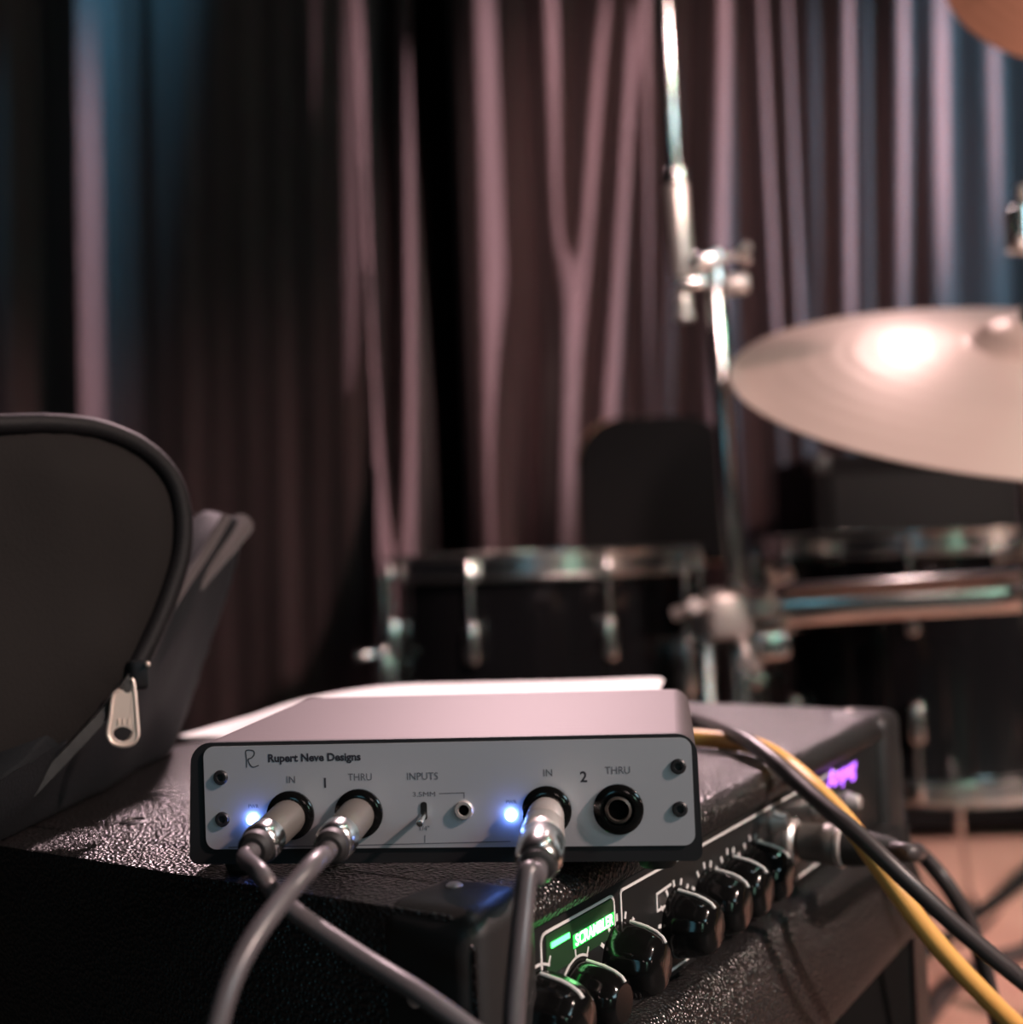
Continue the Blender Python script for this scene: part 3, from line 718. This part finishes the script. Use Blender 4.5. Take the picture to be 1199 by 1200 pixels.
wing(cc+Vector((.040,-.026,.026)), (.6,-.3,1), 1.0, 'wing_bolt', rack, nickel)

# boom arm standing in the clamp
lo0 = at(873,822,1.25); lo1 = at(864,700,1.25); hi1 = at(837,330,1.25)
arm = thing('boom_stand', 'chrome cymbal boom stand rising beside the drum throne', 'cymbal stand', (lo0.x,lo0.y,lo0.z-.12))
dn = (lo1-hi1).normalized()
wp('lower_tube', cyl(B(), hi1, lo1+dn*.02, .0105, n=24, bev=.002), chrome, arm)
wp('clamped_rod', cyl(B(), lo1, lo0+dn*.12, .0080, n=20, bev=.002), chrome, arm)
u0 = at(801,326,1.25); u1 = at(791,205,1.25); u2 = at(774,-60,1.25)
wp('upper_tube', cyl(B(), u0, u1, .0118, n=24, bev=.002), nickel, arm)
wp('boom_rod', cyl(B(), u1, u2, .0090, .0085, n=20, bev=.002), chrome, arm)
bm = B(); lathe(bm, [(.0118,-.004),(.0135,-.003),(.0135,.010),(.0118,.012)], u1, u0-u1, 24); wp('tube_collar', bm, chrome, arm)
h = at(828,305,1.25); h2 = at(822,335,1.25)
bm = B(); cyl(bm, at(806,312,1.243), at(846,300,1.243), .0105, n=20, bev=.003); tl = wp('tilter', bm, chrome, arm)
bm = B(); cyl(bm, at(792,333,1.245), at(828,330,1.245), .0075, n=18, bev=.002); wp('tilter_bolt', bm, chrome, tl)
bm = B(); cyl(bm, at(801,345,1.25), at(802,372,1.25), .0085, n=18, bev=.002); lathe(bm, [(.0090,0),(.0102,.001),(.0102,.006),(.0090,.007)], at(802,368,1.25), Vector((0,0,-1)), 18); wp('tilter_socket', bm, nickel, tl)
bm = B(); lathe(bm, [(.0105,0),(.0125,.001),(.0125,.020),(.0105,.022)], at(838,330,1.25)-dn*.012, dn, 20); wp('tube_collar', bm, chrome, arm)
bm = B(); cyl(bm, at(846,334,1.24), at(877,332,1.24), .0105, n=18, bev=.004); wp('clamp_screw', bm, nickel, tl)
wing(at(862,300,1.24), (1,-.1,.15), .75, 'wing_bolt', tl, nickel)

# cymbals
def cymbal(name, label, c, R, tilt_dir, tilt, m, group=None):
    th = thing(name, label, 'cymbal', c)
    rot = Matrix.Rotation(tilt,4,Vector(tilt_dir))
    prof = []
    for i in range(34):
        r = R*(1-i/33); u = r/R
        hh = 0.034*(1-u**1.7)*R/.27
        if u < .21: hh += 0.020*math.sqrt(max(0,1-(u/.21)**2))*R/.27
        prof.append((max(r,.006),hh+0.0004*math.sin(i*2.4)))
    n = 96; bm = B(); lathe(bm, prof, (0,0,0), (0,0,1), n, cap=False)
    bmesh.ops.recalc_face_normals(bm, faces=bm.faces); bmesh.ops.solidify(bm, geom=bm.faces[:], thickness=.0016)
    bmesh.ops.transform(bm, matrix=rot, verts=bm.verts)
    build('plate', bm, m, th, ang=60)
    top = 0.056*R/.27
    bm = lathe(B(), [(.018,0),(.019,.003),(.019,.012),(.012,.015)], (0,0,top-.004), (0,0,1), 20); bmesh.ops.transform(bm, matrix=rot, verts=bm.verts); build('felt_washer', bm, rubber, th)
    return th, rot, top
cyc = at(1212,442,1.15)
cth, rot, top = cymbal('cymbal', 'large pale bronze cymbal tilted over the floor tom', cyc, .282, (1,0,0), math.radians(24), bronze)
st = thing('cymbal_stand', 'chrome stand holding the large pale cymbal', 'cymbal stand', (cyc.x,cyc.y,0))
ax = rot @ Vector((0,0,1))
build('rod', cyl(B(), cyc-ax*.06, cyc+ax*.085, .0042, n=14), chrome, st, local=False)
bm = lathe(B(), [(.006,0),(.010,.001),(.010,.008),(.006,.010)], cyc+ax*(top+.013), ax, 14); build('wing_nut', bm, chrome, st, local=False)
j = cyc-ax*.06
bm = B(); cyl(bm, j+Vector((-.022,-.012,0)), j+Vector((.022,-.012,0)), .013, n=20, bev=.004); build('tilter', bm, nickel, st, local=False)
build('tube', cyl(B(), Vector((j.x,j.y,.30)), j, .0105, n=20, bev=.002), chrome, st, local=False)
build('tube', cyl(B(), Vector((j.x,j.y,.05)), Vector((j.x,j.y,.31)), .0135, n=20, bev=.002), chrome, st, local=False)
wing(Vector((j.x,j.y,.575)) + Vector((-.018,-.02,0)), (-1,-.6,.1), 1.0, 'wing_bolt', st, nickel)
bm = lathe(B(), [(.0115,0),(.016,.001),(.016,.030),(.0115,.032)], Vector((j.x,j.y,.560)), (0,0,1), 20); build('height_collar', bm, chrome, st, local=False)
for k in range(3):
    a = 2*PI*k/3+.5; f = Vector((j.x+.30*math.cos(a), j.y+.30*math.sin(a), .012))
    lg = build('leg', cyl(B(), Vector((j.x,j.y,.28)), f, .0075, n=12), chrome, st, local=False)
    build('rubber_foot', lathe(B(), [(.012,-.012),(.014,-.004),(.011,.014)], f, (0,0,1), 14), rubber, lg, local=False)
# upper cymbal entering the frame, its tilter below
c2_ = at(1300,-70,1.05)
t2, rot2, top2 = cymbal('cymbal', 'warm bronze crash cymbal hanging high above the pale cymbal', c2_, .14, (1,-.35,0), math.radians(66), bronze2)
ts = thing('cymbal_stand', 'chrome boom arm with tilter above the pale cymbal', 'cymbal stand', at(1196,262,1.2))
a_ = at(1196,262,1.2)
bm = B(); lathe(bm, [(.012,-.028),(.015,-.026),(.015,.014),(.012,.016)], a_, (0,0,1), 20); build('tilter', bm, chrome, ts, local=False)
bm = B(); cyl(bm, a_+Vector((-.008,-.016,.026)), a_+Vector((.01,-.016,.026)), .0075, n=16, bev=.002); build('tilter_bolt', bm, nickel, ts, local=False)
bm = B(); cyl(bm, a_+Vector((-.012,-.016,-.024)), a_+Vector((.01,-.016,-.028)), .0085, n=16, bev=.003); build('clamp_screw', bm, nickel, ts, local=False)
ax2 = rot2 @ Vector((0,0,1)); c2p = c2_-ax2*.05
build('boom_rod', tube(B(), [a_, a_.lerp(c2p,.5)+Vector((.06,0,0)), c2p, c2_+ax2*.06], .0055, 12, 8), chrome, ts, local=False)
bx = a_+Vector((.36,.05,0))
build('arm_tube', cyl(B(), a_, Vector((bx.x,bx.y,a_.z-.12)), .009, n=16), chrome, ts, local=False)
build('tube', cyl(B(), Vector((bx.x,bx.y,.30)), Vector((bx.x,bx.y,a_.z-.10)), .0125, n=16), chrome, ts, local=False)
for k in range(3):
    a = 2*PI*k/3+.2; f = Vector((bx.x+.26*math.cos(a), bx.y+.26*math.sin(a), .004)); build('leg', cyl(B(), Vector((bx.x,bx.y,.34)), f, .008, n=12), chrome, ts, local=False)

# drum throne with back rest
tc_ = at(770,640,2.2)
thr = thing('drum_throne', 'black drum throne with rounded padded back rest', 'drum seat', (tc_.x,tc_.y,0))
P0 = at(772,565,2.15)
wd = 92/FPX*2.15; zt_ = at(772,490,2.15).z; zb_ = at(772,660,2.15).z
poly = rrect(P0.x-wd, P0.x+wd, zb_, zt_, (.03,.03,.10,.075), 8)
bm = B(); prism(bm, poly, lambda a,b,h: Vector((a,P0.y+h+0.9*(a-P0.x)**2,b)), -.03, .03)
ed = [e for e in bm.edges if e.is_boundary is False and abs(e.calc_face_angle(0)) > 1.2]
bmesh.ops.bevel(bm, geom=ed, offset=.016, segments=3, profile=.5, affect='EDGES')
br = build('back_rest', bm, cushion, thr, local=False, ang=60)
pp = [(x*1,z) for x,z in poly]
build('piping', tube(B(), [Vector((x,P0.y+.028+0.9*(x-P0.x)**2,z)) for x,z in poly[8:36]], .006, 10, 2), brownm, br, local=False)
build('back_post', cyl(B(), Vector((P0.x,P0.y+.045,.42)), Vector((P0.x,P0.y+.045,.64)), .014, n=16, bev=.003), blackm, thr, local=False)
bm = B(); cyl(bm, Vector((P0.x,P0.y+.05,.42)), Vector((P0.x,P0.y+.24,.42)), .014, n=14); build('back_bracket', bm, blackm, thr, local=False)
sc = Vector((P0.x,P0.y+.26,0))
build('seat', lathe(B(), [(.15,.42),(.178,.435),(.18,.48),(.165,.50),(.08,.505),(.001,.506)], sc, (0,0,1), 40), cushion, thr, local=False)
build('post', cyl(B(), sc+Vector((0,0,.10)), sc+Vector((0,0,.43)), .016, n=18), chrome, thr, local=False)
for k in range(3):
    a = 2*PI*k/3+.3; f = sc+Vector((.24*math.cos(a),.24*math.sin(a),.012)); lg = build('leg', cyl(B(), sc+Vector((0,0,.24)), f, .010, n=12), chrome, thr, local=False)
    build('rubber_foot', lathe(B(), [(.013,-.012),(.015,-.004),(.012,.014)], f, (0,0,1), 14), rubber, lg, local=False)

# black speaker cabinet behind the cymbal
s0 = at(953,545,2.35); s1 = at(1300,545,2.35)
cabn = thing('speaker_cabinet', 'black speaker cabinet standing behind the floor tom', 'speaker', ((s0.x+s1.x)/2,2.35,0))
hx = (s1.x-s0.x)/2; zc = s0.z+.02
bm = B(); rbox(bm, -hx,hx,0.0,.36,.03,zc,.012,3); build('cabinet', bm, mat('black_carpet',(0.007,0.0065,0.007),0.9,spec=.1,bump=(300,.5,.002)), cabn)
bm = B(); rbox(bm, -hx+.03,hx-.03,-.008,.004,.07,zc-.04,.004,2); build('grille', bm, mat('dark_steel_grille',(0.008,0.0075,0.008),.6,spec=.15,bump=(260,.5,.002)), cabn)
for sx in (-1,1):
    bm = B(); rbox(bm, min(sx*(hx+.002),sx*(hx-.035)),max(sx*(hx+.002),sx*(hx-.035)),-.002,.04,zc-.038,zc+.002,.008,3); build('corner_protector', bm, caps, cabn)
    for y in (.05,.31):
        bm = lathe(B(), [(.02,0),(.022,.005),(.022,.032)], (sx*(hx-.06),y,0), (0,0,1), 16); build('foot', bm, rubber, cabn)
